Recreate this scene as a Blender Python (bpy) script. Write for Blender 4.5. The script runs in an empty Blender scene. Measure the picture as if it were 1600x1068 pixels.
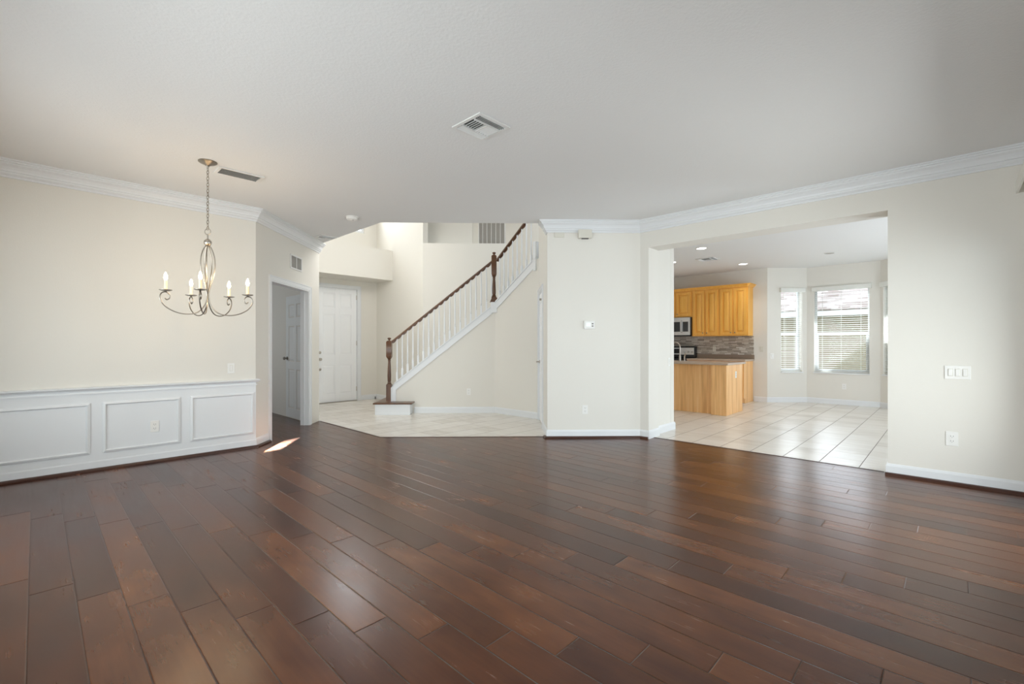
import bpy, bmesh, math, random
from mathutils import Vector, Matrix
random.seed(7)
S = bpy.context.scene
COL = S.collection
R_ = math.radians
# ------------------------------------------------------------------ camera, world, light, exposure
cd = bpy.data.cameras.new('camera'); cam = bpy.data.objects.new('camera', cd); COL.objects.link(cam)
cam.location = (0, 0, 1.22); cam.rotation_euler = (R_(90), 0, R_(-1.14))
cd.sensor_width = 36; cd.lens = 36 * 715 / 1600; cd.shift_y = 4.7 / 1600; cd.clip_start = 0.05
S.camera = cam
w = bpy.data.worlds.new('world'); S.world = w; w.use_nodes = True
bg = w.node_tree.nodes['Background']; bg.inputs[0].default_value = (0.80, 0.90, 1.0, 1); bg.inputs[1].default_value = 3.5
S.view_settings.view_transform = 'Standard'; S.view_settings.look = 'None'
S.view_settings.gamma = 1; S.view_settings.use_curve_mapping = False
S.view_settings.exposure = 0.06
S.cycles.max_bounces = 12; S.cycles.diffuse_bounces = 7; S.cycles.glossy_bounces = 4
S.cycles.transparent_max_bounces = 16; S.cycles.sample_clamp_indirect = 6


def area(name, loc, direction, sx, sy, power, color=(1, 1, 1), spread=180):
    l = bpy.data.lights.new(name, 'AREA'); l.shape = 'RECTANGLE'; l.size = sx; l.size_y = sy
    l.energy = power; l.color = color; l.spread = R_(spread)
    o = bpy.data.objects.new(name, l); COL.objects.link(o); o.location = loc
    o.rotation_euler = Vector(direction).to_track_quat('-Z', 'Z').to_euler()
    return o


r2 = math.sqrt(.5)
# daylight entering by the sliding door, and lamps added at unseen rear and left windows
area('daylight_sliding_door', (3.36, 2.34, 1.10), (-1, 1, .22), 2.55, 1.95, 60, (0.97, 0.99, 1))
area('rear_window_fill', (-3.2 - .3, 1.7 - .3, 1.3), (1, 1, 0.10), 2.6, 1.8, 68, (0.96, 0.98, 1))  # lamp added outside an unseen rear window to light the room
area('rear_window_fill_right', (-1.69 - .1, .31 - .1, 1.35), (1, 1, 0.10), 1.3, 1.6, 68, (0.96, 0.98, 1))  # second added lamp, put opposite the right wall to brighten it
area('left_window_fill', (-6.0, 2.36, 1.35), (1, -1, 0.2), 1.9, 1.6, 12, (0.97, 0.98, 1))  # lamp added at an out-of-view window for bounce light
area('kitchen_fill', (7.3, 3.85, 1.3), (-1, 1, 0.35), 2.6, 2.0, 240, (0.78, 0.885, 1))  # unseen lamp added to brighten the kitchen; no slider stands there
area('daylight_bay_left', (6.17, 9.75, 1.52), (0, -1, 0), .42, 1.66, 5, (0.84, 0.91, 1))
area('daylight_bay_middle', (6.985, 9.295, 1.52), (-1, -1, 0), .88, 1.66, 13, (0.82, 0.90, 1))
area('daylight_bay_right', (7.46, 8.445, 1.52), (-1, 0, 0), .50, 1.66, 9, (0.82, 0.90, 1))
area('bedroom_fill', (-6.3, 6.9, 1.6), (1, .35, 0), 1.2, 1.2, 17, (0.85, 0.93, 1))  # lamp added inside the dim room to brighten it; no window modelled
area('daylight_foyer_transom', (-3.51 + .10, 9.84 - .10, 4.45), (1, -1, -.1), 1.05, 1.35, 22, (0.97, 0.98, 1))
area('foyer_fill', (-2.0, 6.75, 3.6), (-1, .9, -.7), 1.2, .7, 40, (1, 0.985, 0.96))  # fill lamp added in mid-air for the foyer, without a fixture
# low sun through the foyer transom: leaves the bright sliver beside the open doorway
sl_ = bpy.data.lights.new('sun_beam', 'SPOT'); sl_.energy = 1300000; sl_.spot_size = R_(4.6); sl_.spot_blend = .1; sl_.shadow_soft_size = .06; sl_.color = (1, .97, .95)
so = bpy.data.objects.new('sun_beam', sl_); COL.objects.link(so); so.location = (-2.66 - .116 * 12, 5.7 + 12, 1.064 * 12)
so.rotation_euler = Vector((.116, -1, -1.064)).to_track_quat('-Z', 'Y').to_euler()

# ------------------------------------------------------------------ mesh helpers


class MB:
    def __init__(self): self.bm = bmesh.new()

    def poly(self, pts):
        vs = [self.bm.verts.new(p) for p in pts]
        return self.bm.faces.new(vs)

    def box(self, x0, x1, y0, y1, z0, z1):
        P = [(x0, y0, z0), (x1, y0, z0), (x1, y1, z0), (x0, y1, z0), (x0, y0, z1), (x1, y0, z1), (x1, y1, z1), (x0, y1, z1)]
        v = [self.bm.verts.new(p) for p in P]
        for f in ((0, 3, 2, 1), (4, 5, 6, 7), (0, 1, 5, 4), (1, 2, 6, 5), (2, 3, 7, 6), (3, 0, 4, 7)):
            self.bm.faces.new([v[i] for i in f])
        return self

    def prism(self, pts, z0, z1):
        a = [self.bm.verts.new((x, y, z0)) for x, y in pts]; b = [self.bm.verts.new((x, y, z1)) for x, y in pts]
        n = len(pts)
        self.bm.faces.new(a[::-1]); self.bm.faces.new(b)
        for i in range(n): self.bm.faces.new((a[i], a[(i + 1) % n], b[(i + 1) % n], b[i]))
        return self

    def prism_xz(self, pts, y0, y1):
        a = [self.bm.verts.new((x, y0, z)) for x, z in pts]; b = [self.bm.verts.new((x, y1, z)) for x, z in pts]
        n = len(pts)
        self.bm.faces.new(a); self.bm.faces.new(b[::-1])
        for i in range(n): self.bm.faces.new((a[(i + 1) % n], a[i], b[i], b[(i + 1) % n]))
        return self

    def lathe(self, prof, seg=20, c=(0, 0, 0), square=None):
        """prof: list of (r, z)"""
        rings = []
        for r, z in prof:
            rings.append([self.bm.verts.new((c[0] + r * math.cos(2 * math.pi * i / seg), c[1] + r * math.sin(2 * math.pi * i / seg), c[2] + z)) for i in range(seg)])
        for a, b in zip(rings, rings[1:]):
            for i in range(seg): self.bm.faces.new((a[i], a[(i + 1) % seg], b[(i + 1) % seg], b[i]))
        self.bm.faces.new(rings[0][::-1]); self.bm.faces.new(rings[-1])
        return self

    def lathe_y(self, prof, seg=20, c=(0, 0, 0)):
        """axis along local y; prof (r, y)"""
        rings = []
        for r, y in prof:
            rings.append([self.bm.verts.new((c[0] + r * math.cos(2 * math.pi * i / seg), c[1] + y, c[2] + r * math.sin(2 * math.pi * i / seg))) for i in range(seg)])
        for a, b in zip(rings, rings[1:]):
            for i in range(seg): self.bm.faces.new((a[i], b[i], b[(i + 1) % seg], a[(i + 1) % seg]))
        self.bm.faces.new(rings[0]); self.bm.faces.new(rings[-1][::-1])
        return self

    def tube(self, pts, r, seg=8, closed=False, rad=None):
        pts = [Vector(p) for p in pts]; n = len(pts); rings = []
        up = Vector((0.123, 0.31, 0.94)).normalized(); prev = None
        for i, p in enumerate(pts):
            if closed: t = pts[(i + 1) % n] - pts[i - 1]
            else: t = pts[min(i + 1, n - 1)] - pts[max(i - 1, 0)]
            t.normalize()
            if prev is None:
                a = t.cross(up).normalized()
            else:
                a = (prev - t * prev.dot(t)).normalized()
            prev = a; b = t.cross(a)
            rr = rad[i] if rad else r
            rings.append([self.bm.verts.new(p + (a * math.cos(2 * math.pi * k / seg) + b * math.sin(2 * math.pi * k / seg)) * rr) for k in range(seg)])
        m = n if closed else n - 1
        for i in range(m):
            A = rings[i]; B = rings[(i + 1) % n]
            for k in range(seg): self.bm.faces.new((A[k], B[k], B[(k + 1) % seg], A[(k + 1) % seg]))
        if not closed:
            self.bm.faces.new(rings[0]); self.bm.faces.new(rings[-1][::-1])
        return self

    def sweep(self, path, prof, side=1):
        """path: XY points; prof: closed list of (offset, z); offset measured to side*left of travel"""
        P = [Vector((a, b)) for a, b in path]; n = len(P); N = []
        for i in range(n):
            ns = []
            if i > 0: d = (P[i] - P[i - 1]).normalized(); ns.append(Vector((-d.y, d.x)) * side)
            if i < n - 1: d = (P[i + 1] - P[i]).normalized(); ns.append(Vector((-d.y, d.x)) * side)
            if len(ns) == 2:
                m = (ns[0] + ns[1]).normalized(); N.append(m / m.dot(ns[0]))
            else: N.append(ns[0])
        rings = [[self.bm.verts.new((P[i].x + N[i].x * o, P[i].y + N[i].y * o, z)) for o, z in prof] for i in range(n)]
        k = len(prof)
        for i in range(n - 1):
            for j in range(k): self.bm.faces.new((rings[i][j], rings[i + 1][j], rings[i + 1][(j + 1) % k], rings[i][(j + 1) % k]))
        self.bm.faces.new(rings[0][::-1]); self.bm.faces.new(rings[-1])
        return self

    def build(self, name, mat, parent=None, loc=(0, 0, 0), rz=0, bevel=0, smooth=False, label=None, seg=2):
        bmesh.ops.recalc_face_normals(self.bm, faces=self.bm.faces)
        me = bpy.data.meshes.new(name); self.bm.to_mesh(me); self.bm.free()
        if smooth:
            for p in me.polygons: p.use_smooth = True
        me.materials.append(mat)
        o = bpy.data.objects.new(name, me); COL.objects.link(o)
        o.location = loc; o.rotation_euler = (0, 0, R_(rz))
        if parent: o.parent = parent
        if smooth:
            md = o.modifiers.new('edges', 'EDGE_SPLIT'); md.split_angle = R_(40)
        if bevel:
            md = o.modifiers.new('bevel', 'BEVEL'); md.width = bevel; md.segments = seg; md.limit_method = 'ANGLE'; md.angle_limit = R_(40)
        if label: o['label'] = label
        return o


def box(x0, x1, y0, y1, z0, z1): return MB().box(x0, x1, y0, y1, z0, z1)


def thing(name, label, cat, loc=(0, 0, 0), rz=0, group=None):
    o = bpy.data.objects.new(name, None); COL.objects.link(o); o.empty_display_size = .1
    o.location = loc; o.rotation_euler = (0, 0, R_(rz)); o['label'] = label; o['category'] = cat
    if group: o['group'] = group
    return o


def tag(o, label, cat, group=None):
    o['label'] = label; o['category'] = cat
    if group: o['group'] = group
    return o


def struct(o):
    o['kind'] = 'structure'; return o


def copy_thing(o, loc, rz, label, rot=None):
    c = o.copy(); COL.objects.link(c); c.location = loc; c.rotation_euler = (0, 0, R_(rz)); c['label'] = label
    for ch in list(o.children):
        d = ch.copy(); COL.objects.link(d); d.parent = c
        for g in list(ch.children):
            e = g.copy(); COL.objects.link(e); e.parent = d
    return c


def onwall(W, s, y=0, z=0):
    (ox, oy), a = W; a = R_(a)
    return (ox + math.cos(a) * s - math.sin(a) * y, oy + math.sin(a) * s + math.cos(a) * y, z)


# ------------------------------------------------------------------ materials
def mat(name, col, rough=.5, metal=0, spec=.5, bump=None, emit=None, estr=0):
    m = bpy.data.materials.new(name); m.use_nodes = True; nt = m.node_tree; b = nt.nodes['Principled BSDF']
    b.inputs['Base Color'].default_value = (*col, 1); b.inputs['Roughness'].default_value = rough
    b.inputs['Metallic'].default_value = metal; b.inputs['Specular IOR Level'].default_value = spec
    if emit: b.inputs['Emission Color'].default_value = (*emit, 1); b.inputs['Emission Strength'].default_value = estr
    # every surface gets a slight procedural unevenness
    tc = nt.nodes.new('ShaderNodeTexCoord'); n = nt.nodes.new('ShaderNodeTexNoise')
    sc, st = bump if bump else (60, .02)
    n.inputs['Scale'].default_value = sc; n.inputs['Detail'].default_value = 3
    nt.links.new(tc.outputs['Object'], n.inputs['Vector'])
    bp = nt.nodes.new('ShaderNodeBump'); bp.inputs['Strength'].default_value = st; bp.inputs['Distance'].default_value = .01
    nt.links.new(n.outputs['Fac'], bp.inputs['Height']); nt.links.new(bp.outputs['Normal'], b.inputs['Normal'])
    return m


class N:
    """tiny node helper"""
    def __init__(s, nt): s.nt = nt

    def put(s, sock, v):
        if isinstance(v, bpy.types.NodeSocket): s.nt.links.new(v, sock)
        else: sock.default_value = v

    def m(s, op, a, b=0.0, c=0.0):
        n = s.nt.nodes.new('ShaderNodeMath'); n.operation = op
        s.put(n.inputs[0], a); s.put(n.inputs[1], b); s.put(n.inputs[2], c); return n.outputs[0]

    def vec(s, x, y, z=0.0):
        n = s.nt.nodes.new('ShaderNodeCombineXYZ'); s.put(n.inputs[0], x); s.put(n.inputs[1], y); s.put(n.inputs[2], z); return n.outputs[0]

    def noise(s, v, scale, detail=3, rough=.5):
        n = s.nt.nodes.new('ShaderNodeTexNoise'); s.nt.links.new(v, n.inputs['Vector'])
        n.inputs['Scale'].default_value = scale; n.inputs['Detail'].default_value = detail; n.inputs['Roughness'].default_value = rough
        return n.outputs['Fac']

    def white(s, v):
        n = s.nt.nodes.new('ShaderNodeTexWhiteNoise'); n.noise_dimensions = '3D'; s.nt.links.new(v, n.inputs['Vector']); return n.outputs['Value']

    def ramp(s, f, stops):
        n = s.nt.nodes.new('ShaderNodeValToRGB'); s.nt.links.new(f, n.inputs[0]); e = n.color_ramp.elements
        e[0].position, e[0].color = stops[0][0], (*stops[0][1], 1); e[1].position, e[1].color = stops[-1][0], (*stops[-1][1], 1)
        for p, c in stops[1:-1]:
            x = e.new(p); x.color = (*c, 1)
        return n.outputs[0]

    def mix(s, f, a, b, mode='MIX'):
        n = s.nt.nodes.new('ShaderNodeMix'); n.data_type = 'RGBA'; n.blend_type = mode
        s.put(n.inputs[0], f)
        for i, v in ((6, a), (7, b)):
            if isinstance(v, tuple): n.inputs[i].default_value = (*v, 1)
            else: s.nt.links.new(v, n.inputs[i])
        return n.outputs[2]

    def bump(s, h, strength, dist=.01, nrm=None):
        n = s.nt.nodes.new('ShaderNodeBump'); n.inputs['Strength'].default_value = strength; n.inputs['Distance'].default_value = dist
        s.nt.links.new(h, n.inputs['Height'])
        if nrm: s.nt.links.new(nrm, n.inputs['Normal'])
        return n.outputs[0]


def base(name):
    m = bpy.data.materials.new(name); m.use_nodes = True; nt = m.node_tree; h = N(nt)
    b = nt.nodes['Principled BSDF']; tc = nt.nodes.new('ShaderNodeTexCoord')
    sp = nt.nodes.new('ShaderNodeSeparateXYZ'); nt.links.new(tc.outputs['Object'], sp.inputs[0])
    return m, nt, h, b, tc.outputs['Object'], sp.outputs


def wood_floor():
    m, nt, h, b, oc, (x, y, z) = base('hardwood_planks')
    u = h.m('MULTIPLY', h.m('ADD', x, y), r2); v = h.m('MULTIPLY', h.m('SUBTRACT', x, y), r2)
    uu = h.m('DIVIDE', h.m('ADD', u, .185), .16); row = h.m('FLOOR', uu); fu = h.m('SUBTRACT', uu, row)
    vj = h.m('DIVIDE', h.m('SUBTRACT', h.m('ADD', v, 2.064), h.m('MULTIPLY', h.m('SUBTRACT', row, 6.0), .235)), 1.40)
    idx = h.m('FLOOR', vj); fv = h.m('SUBTRACT', vj, idx)
    rnd = h.white(h.vec(row, idx, 3.0)); rnd2 = h.white(h.vec(row, idx, 9.0))
    du = h.m('MULTIPLY', h.m('MINIMUM', fu, h.m('SUBTRACT', 1.0, fu)), .16)
    dv = h.m('MULTIPLY', h.m('MINIMUM', fv, h.m('SUBTRACT', 1.0, fv)), 1.40)
    d = h.m('MINIMUM', du, dv)
    groove = h.m('MINIMUM', h.m('DIVIDE', d, .0045), 1.0)
    line = h.m('SUBTRACT', 1.0, h.m('MINIMUM', h.m('DIVIDE', d, .0022), 1.0))
    gv = h.vec(h.m('MULTIPLY', u, 60.0), h.m('ADD', h.m('MULTIPLY', v, 3.0), h.m('MULTIPLY', rnd, 30.0)), h.m('MULTIPLY', rnd2, 9.0))
    grain = h.noise(gv, 1.0, 5, .6)
    mv = h.vec(h.m('MULTIPLY', u, 5.0), h.m('ADD', h.m('MULTIPLY', v, 2.2), h.m('MULTIPLY', rnd2, 50.0)), 0.0)
    mott = h.noise(mv, 1.0, 2, .5)
    f = h.m('ADD', h.m('ADD', h.m('MULTIPLY', rnd, .36), h.m('MULTIPLY', mott, .62)), h.m('MULTIPLY', h.m('SUBTRACT', grain, .5), .16))
    c = h.ramp(f, [(.20, (.038, .0100, .0040)), (.42, (.068, .0200, .0074)), (.60, (.104, .0325, .0110)), (.82, (.165, .056, .0170))])
    c = h.mix(line, c, (.012, .006, .004))
    nt.links.new(c, b.inputs['Base Color'])
    rg = h.m('ADD', h.m('ADD', .16, h.m('MULTIPLY', grain, .08)), h.m('MULTIPLY', mott, .10))
    nt.links.new(rg, b.inputs['Roughness'])
    b.inputs['Specular IOR Level'].default_value = .46
    scr = h.noise(h.vec(h.m('MULTIPLY', u, 16.0), h.m('ADD', h.m('MULTIPLY', v, 9.0), h.m('MULTIPLY', rnd, 40.0)), rnd2), 1.0, 3, .55)
    hand = h.m('MULTIPLY', scr, h.m('ADD', .15, h.m('MULTIPLY', rnd2, 1.0)))
    n1 = h.bump(hand, .07, .006); n2 = h.bump(groove, .55, .003, n1)
    nt.links.new(n2, b.inputs['Normal'])
    return m


def tile_floor():
    m, nt, h, b, oc, (x, y, z) = base('ceramic_tile')
    u = h.m('MULTIPLY', h.m('ADD', x, y), r2); v = h.m('MULTIPLY', h.m('SUBTRACT', x, y), r2)
    a = h.m('DIVIDE', h.m('SUBTRACT', u, 5.697), .333); c_ = h.m('DIVIDE', h.m('ADD', v, .667), .335)
    fa = h.m('FRACT', a); fc = h.m('FRACT', c_)
    da = h.m('MULTIPLY', h.m('MINIMUM', fa, h.m('SUBTRACT', 1.0, fa)), .333)
    dc = h.m('MULTIPLY', h.m('MINIMUM', fc, h.m('SUBTRACT', 1.0, fc)), .335)
    d = h.m('MINIMUM', da, dc)
    g = h.m('MAXIMUM', h.m('MULTIPLY', h.m('LESS_THAN', da, .0022), .45), h.m('LESS_THAN', dc, .0036))
    rnd = h.white(h.vec(h.m('FLOOR', a), h.m('FLOOR', c_), 1.0))
    st = h.noise(h.vec(h.m('MULTIPLY', u, 14.0), h.m('MULTIPLY', v, 3.0), h.m('MULTIPLY', rnd, 20.0)), 1.0, 4, .6)
    col = h.ramp(h.m('ADD', h.m('MULTIPLY', st, .7), h.m('MULTIPLY', rnd, .3)), [(.25, (.66, .61, .55)), (.5, (.76, .72, .66)), (.8, (.82, .79, .74))])
    col = h.mix(g, col, (.15, .125, .105)); nt.links.new(col, b.inputs['Base Color'])
    nt.links.new(h.m('ADD', .24, h.m('MULTIPLY', g, .5)), b.inputs['Roughness'])
    n1 = h.bump(st, .05, .004); n2 = h.bump(h.m('MINIMUM', h.m('DIVIDE', d, .006), 1.0), .4, .002, n1)
    nt.links.new(n2, b.inputs['Normal'])
    return m


def paint(name, col, tex=.12, scale=90, rough=.75):
    m, nt, h, b, oc, _ = base(name)
    n = h.noise(oc, scale, 4, .6); big = h.noise(oc, 1.3, 2, .5)
    nt.links.new(h.mix(h.m('MULTIPLY', big, .06), col, tuple(c * .8 for c in col)), b.inputs['Base Color'])
    b.inputs['Roughness'].default_value = rough; b.inputs['Specular IOR Level'].default_value = .3
    nt.links.new(h.bump(n, tex, .006), b.inputs['Normal'])
    return m


def timber(name, stops, axis='z', rough=.35, scale=(30, 30, 2.5)):
    m, nt, h, b, oc, (x, y, z) = base(name)
    v = h.vec(h.m('MULTIPLY', x, float(scale[0])), h.m('MULTIPLY', y, float(scale[1])), h.m('MULTIPLY', z, float(scale[2])))
    n = h.noise(v, 1.0, 5, .6); n2 = h.noise(v, .25, 2, .5)
    nt.links.new(h.ramp(h.m('ADD', h.m('MULTIPLY', n, .6), h.m('MULTIPLY', n2, .4)), stops), b.inputs['Base Color'])
    b.inputs['Roughness'].default_value = rough
    nt.links.new(h.bump(n, .05, .003), b.inputs['Normal'])
    return m


def backsplash_mat():
    m, nt, h, b, oc, (x, y, z) = base('stone_strip_mosaic')
    zr = h.m('DIVIDE', z, .024); row = h.m('FLOOR', zr); rr = h.white(h.vec(row, 2.0, 0.0))
    xr = h.m('ADD', h.m('DIVIDE', x, .14), h.m('MULTIPLY', rr, 7.0)); cl = h.m('FLOOR', xr)
    rnd = h.white(h.vec(row, cl, 5.0))
    col = h.ramp(rnd, [(.0, (.26, .22, .18)), (.35, (.42, .37, .31)), (.65, (.54, .48, .41)), (.99, (.70, .66, .60))])
    fz = h.m('FRACT', zr); fx = h.m('FRACT', xr)
    e = h.m('MINIMUM', h.m('MULTIPLY', h.m('MINIMUM', fz, h.m('SUBTRACT', 1.0, fz)), 1.0), h.m('MULTIPLY', h.m('MINIMUM', fx, h.m('SUBTRACT', 1.0, fx)), 5.0))
    g = h.m('LESS_THAN', e, .07)
    nt.links.new(h.mix(g, col, (.16, .13, .11)), b.inputs['Base Color']); b.inputs['Roughness'].default_value = .45
    nt.links.new(h.bump(rnd, .4, .006), b.inputs['Normal'])
    return m


def glass_mat():
    m = bpy.data.materials.new('window_glass'); m.use_nodes = True; nt = m.node_tree
    b = nt.nodes['Principled BSDF']; out = nt.nodes['Material Output']
    t = nt.nodes.new('ShaderNodeBsdfTransparent'); t.inputs[0].default_value = (.96, .98, .97, 1)
    g = nt.nodes.new('ShaderNodeBsdfGlossy'); g.inputs['Roughness'].default_value = .02
    fr = nt.nodes.new('ShaderNodeFresnel'); fr.inputs[0].default_value = 1.18
    mx = nt.nodes.new('ShaderNodeMixShader')
    nt.links.new(fr.outputs[0], mx.inputs[0]); nt.links.new(t.outputs[0], mx.inputs[1]); nt.links.new(g.outputs[0], mx.inputs[2])
    nt.links.new(mx.outputs[0], out.inputs[0])
    return m


def roof_mat():
    m, nt, h, b, oc, (x, y, z) = base('shingle_roof')
    row = h.m('FLOOR', h.m('DIVIDE', z, .06)); cl = h.m('FLOOR', h.m('ADD', h.m('DIVIDE', x, .25), h.m('MULTIPLY', row, .4)))
    nt.links.new(h.ramp(h.white(h.vec(row, cl, 0.0)), [(0, (.22, .16, .14)), (.5, (.36, .29, .27)), (1, (.50, .43, .41))]), b.inputs['Base Color'])
    b.inputs['Roughness'].default_value = .9
    return m


M_PAINT = paint('cream_wall_paint', (.755, .73, .675))
M_CEIL = paint('white_ceiling_texture', (.78, .785, .785), .35, 55, .85)
M_WHITE = mat('white_trim_paint', (.75, .765, .78), .38, bump=(20, .01))
M_DOOR = mat('white_door_paint', (.88, .89, .90), .35, bump=(40, .02))
M_DOORG = mat('satin_white_door_paint', (.80, .82, .82), .35, bump=(40, .02))
M_FLOOR = wood_floor(); M_TILE = tile_floor()
M_SHOE = mat('dark_shoe_moulding', (.055, .02, .012), .3)
M_RAIL = timber('stained_cherry_wood', [(.3, (.055, .022, .010)), (.55, (.115, .048, .020)), (.8, (.20, .088, .038))], rough=.28)
M_OAKD = timber('honey_oak_cabinet', [(.30, (.76, .36, .055)), (.5, (.86, .44, .080)), (.7, (.93, .52, .12))], rough=.35, scale=(22, 22, 1.8))
M_OAKP = timber('pale_oak_panel', [(.30, (.62, .31, .11)), (.5, (.86, .49, .20)), (.7, (.95, .63, .32))], rough=.4, scale=(26, 26, 1.2))
M_COUNTER = mat('beige_laminate_counter', (.46, .36, .28), .32, bump=(90, .02))
M_COUNTERB = mat('taupe_laminate_lip', (.26, .19, .14), .35)
M_PLATE = mat('white_plastic_plate', (.82, .81, .78), .35)
M_ALMOND = mat('almond_plastic', (.68, .655, .58), .4)
M_SLOT = mat('dark_slot', (.10, .095, .09), .6)
M_SCREEN = mat('pale_lcd_screen', (.80, .86, .84), .2, emit=(.9, 1, .97), estr=.25)
M_VENT = mat('white_enamel_metal', (.76, .76, .75), .4)
M_VENTD = mat('duct_shade', (.05, .05, .05), .9)
M_VENTG = mat('vent_grey', (.44, .425, .40), .9)
M_NICKEL = mat('brushed_nickel', (.50, .46, .41), .3, metal=1)
M_NICKELD = mat('aged_nickel', (.34, .31, .27), .34, metal=1)
M_STEEL = mat('stainless_steel', (.62, .62, .62), .28, metal=1)
M_BLACK = mat('black_enamel_glass', (.012, .012, .013), .12)
M_DARKGL = mat('smoked_microwave_glass', (.03, .033, .036), .08)
M_CANDLE = mat('ivory_candle_sleeve', (.85, .72, .50), .5, emit=(1, .70, .35), estr=.35)
M_BULB = mat('lit_candle_bulb', (1, .9, .75), .3, emit=(1, .80, .50), estr=28)
M_LED = mat('lit_recessed_lens', (1, 1, 1), .4, emit=(1, .97, .9), estr=7)
M_BLIND = mat('white_blind_slat', (.90, .90, .88), .45)
_nt = M_BLIND.node_tree; _tr = _nt.nodes.new('ShaderNodeBsdfTranslucent'); _tr.inputs[0].default_value = (.92, .92, .88, 1)
_mx = _nt.nodes.new('ShaderNodeMixShader'); _mx.inputs[0].default_value = .40
_nt.links.new(_nt.nodes['Principled BSDF'].outputs[0], _mx.inputs[1]); _nt.links.new(_tr.outputs[0], _mx.inputs[2])
_nt.links.new(_mx.outputs[0], _nt.nodes['Material Output'].inputs[0])
M_GLASS = glass_mat()
M_SPLASH = backsplash_mat()
M_STUCCO = mat('tan_stucco', (.34, .27, .19), .9, bump=(70, .03))
M_ROOF = roof_mat()
M_GRASS = mat('lawn', (.10, .16, .05), .95, bump=(200, .5))
M_SATIN = mat('cream_valance_fabric', (.70, .68, .62), .6)

# ------------------------------------------------------------------ wall lines (origin, heading of the wall seen from the room, degrees)
WL = ((-2.96, 5.54), 45); WD = ((-2.96, 5.54), 90); WC = ((.585, 6.0), 0); WR = ((1.81, 6.0), -44)
WFD = ((-2.875, 10.475), 45); WW1 = ((-2.875, 10.475), -45); WBW = ((-1.6, 9.2), 0)
WSF = ((-.14, 8.25), 0); WSA = ((-.14, 8.25), -45); WCW = ((.59, 7.52), -90)
WK = ((0, 15.3), -45); WB1 = ((5.64, 9.66), 0); WB2 = ((6.5, 9.66), -45); WB3 = ((7.37, 8.79), -90)
WFL = ((-2.96, 7.43), 135); WBK = ((.1, 9.2), -45); WA = ((0, 9.95), 0)
WWIN = ((4.323, 3.573), -135)
H = 2.84; HK = 2.87; HF = 5.3


def wall(name, W, pieces, t=.12, mat_=None, holes=None):
    """pieces: (s0, s1, z0, z1)"""
    b = MB()
    for p in pieces:
        s0, s1, z0, z1 = p[:4]; tt = p[4] if len(p) > 4 else t
        b.box(s0, s1, 0, tt, z0, z1)
    return struct(b.build(name, mat_ or M_PAINT, loc=(W[0][0], W[0][1], 0), rz=W[1]))


def holed(s0, s1, z0, z1, hs):
    """rectangles of a wall s0..s1 x z0..z1 with holes [(a,b,zb,zt)] sorted by a"""
    out = []; c = s0
    for a, b_, zb, zt in hs:
        out.append((c, a, z0, z1))
        if zb > z0: out.append((a, b_, z0, zb))
        if zt < z1: out.append((a, b_, zt, z1))
        c = b_
    out.append((c, s1, z0, z1)); return out


# ---- shell
floor_pts = [(-5.5, 9.97), (-9.5, 7), (-9.5, 4), (0, -4.5), (9.0, -1.0), (1.91, 6.09), (.585, 6.09), (-1.62, 6.09)]
struct(MB().prism(floor_pts, -.06, 0).build('floor', M_FLOOR))
tile_pts = [(-5.5, 9.97), (-1.62, 6.09), (.585, 6.09), (1.91, 6.09), (9.0, -1.0), (10.5, 6), (7.5, 7.9), (7.5, 8.9), (6.56, 9.8), (5.6, 9.8), (3, 12.4), (-3, 12.4)]
struct(MB().prism(tile_pts, -.06, 0).build('floor', M_TILE))
ceil_pts = [(-2.96, 5.54), (-2.96, 7.43), (-1.62, 6.09), (.6, 6.09), (1.85, 6.09), (7.4, .62), (2.5, -5.2), (-9.6, -1.0)]
struct(MB().prism(ceil_pts, H, H + .3).build('ceiling', M_CEIL))
kc = [(2.02, 6.21), (-1.5, 9.7), (2.6, 12.9), (5.64, 9.8), (6.56, 9.8), (7.5, 8.86), (7.5, 7.9), (10.2, 6), (5.6, 2.6)]
struct(MB().prism([(.9, 8.12)] + [(2.02, 6.21)] + [(2.1, 6.1)] + kc[8:] + kc[7::-1][:5] + [(2.6, 12.9), (.4, 10.6)], HK, HK + .25).build('ceiling', M_CEIL))
struct(MB().prism([(-4.80, 8.80), (-2.93, 10.63), (-1.5, 10.15), (3, 10.15), (3, 6.0), (-1.5, 6.0), (-2.9, 7.3)], HF, HF + .1).build('ceiling', M_CEIL))
struct(MB().prism([(-3.06, 5.60), (-3.06, 7.30), (-5.2, 9.44), (-8, 7.0), (-5.3, 3.36)], 2.60, 2.7).build('ceiling', M_CEIL))

# ---- living room walls
wall('wall_left', WL, holed(-6.7, 0, 0, H, [(-5.35, -3.45, .83, 2.2)]), .12)
wall('wall_doorway', WD, holed(-.0, 1.89, 0, H, [(.355, 1.50, 0, 2.05)]), .12)
wall('wall_center', WC, [(0, 1.235, 0, H)], .09)
wall('wall_right', WR, [(0, .119, 0, H), (.119, 2.528, 2.49, H), (2.528, 6.2, 0, H)], .29)
wall('wall_window', WWIN, holed(-.0, 6.6, 0, H, [(.22, 2.9, 0, 2.1), (3.7, 5.3, .5, 2.2)]), .12)
wall('wall_rear', ((-.35, -1.03), 135), holed(0, 7.0, 0, H, [(1.2, 2.6, .5, 2.2), (3.0, 5.8, .4, 2.2)]), .12)
# ---- room behind the open doorway
wall('wall_bedroom', ((-2.98, 7.31), 135), [(0, 2.6, 0, 2.65)], .10)
wall('wall_bedroom', ((-4.72, 9.02), -135), [(0, 3.2, 0, 2.65)], .10)
wall('wall_bedroom', ((-6.85, 6.9), -45), [(0, 2.9, 0, 2.65)], .10)
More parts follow.
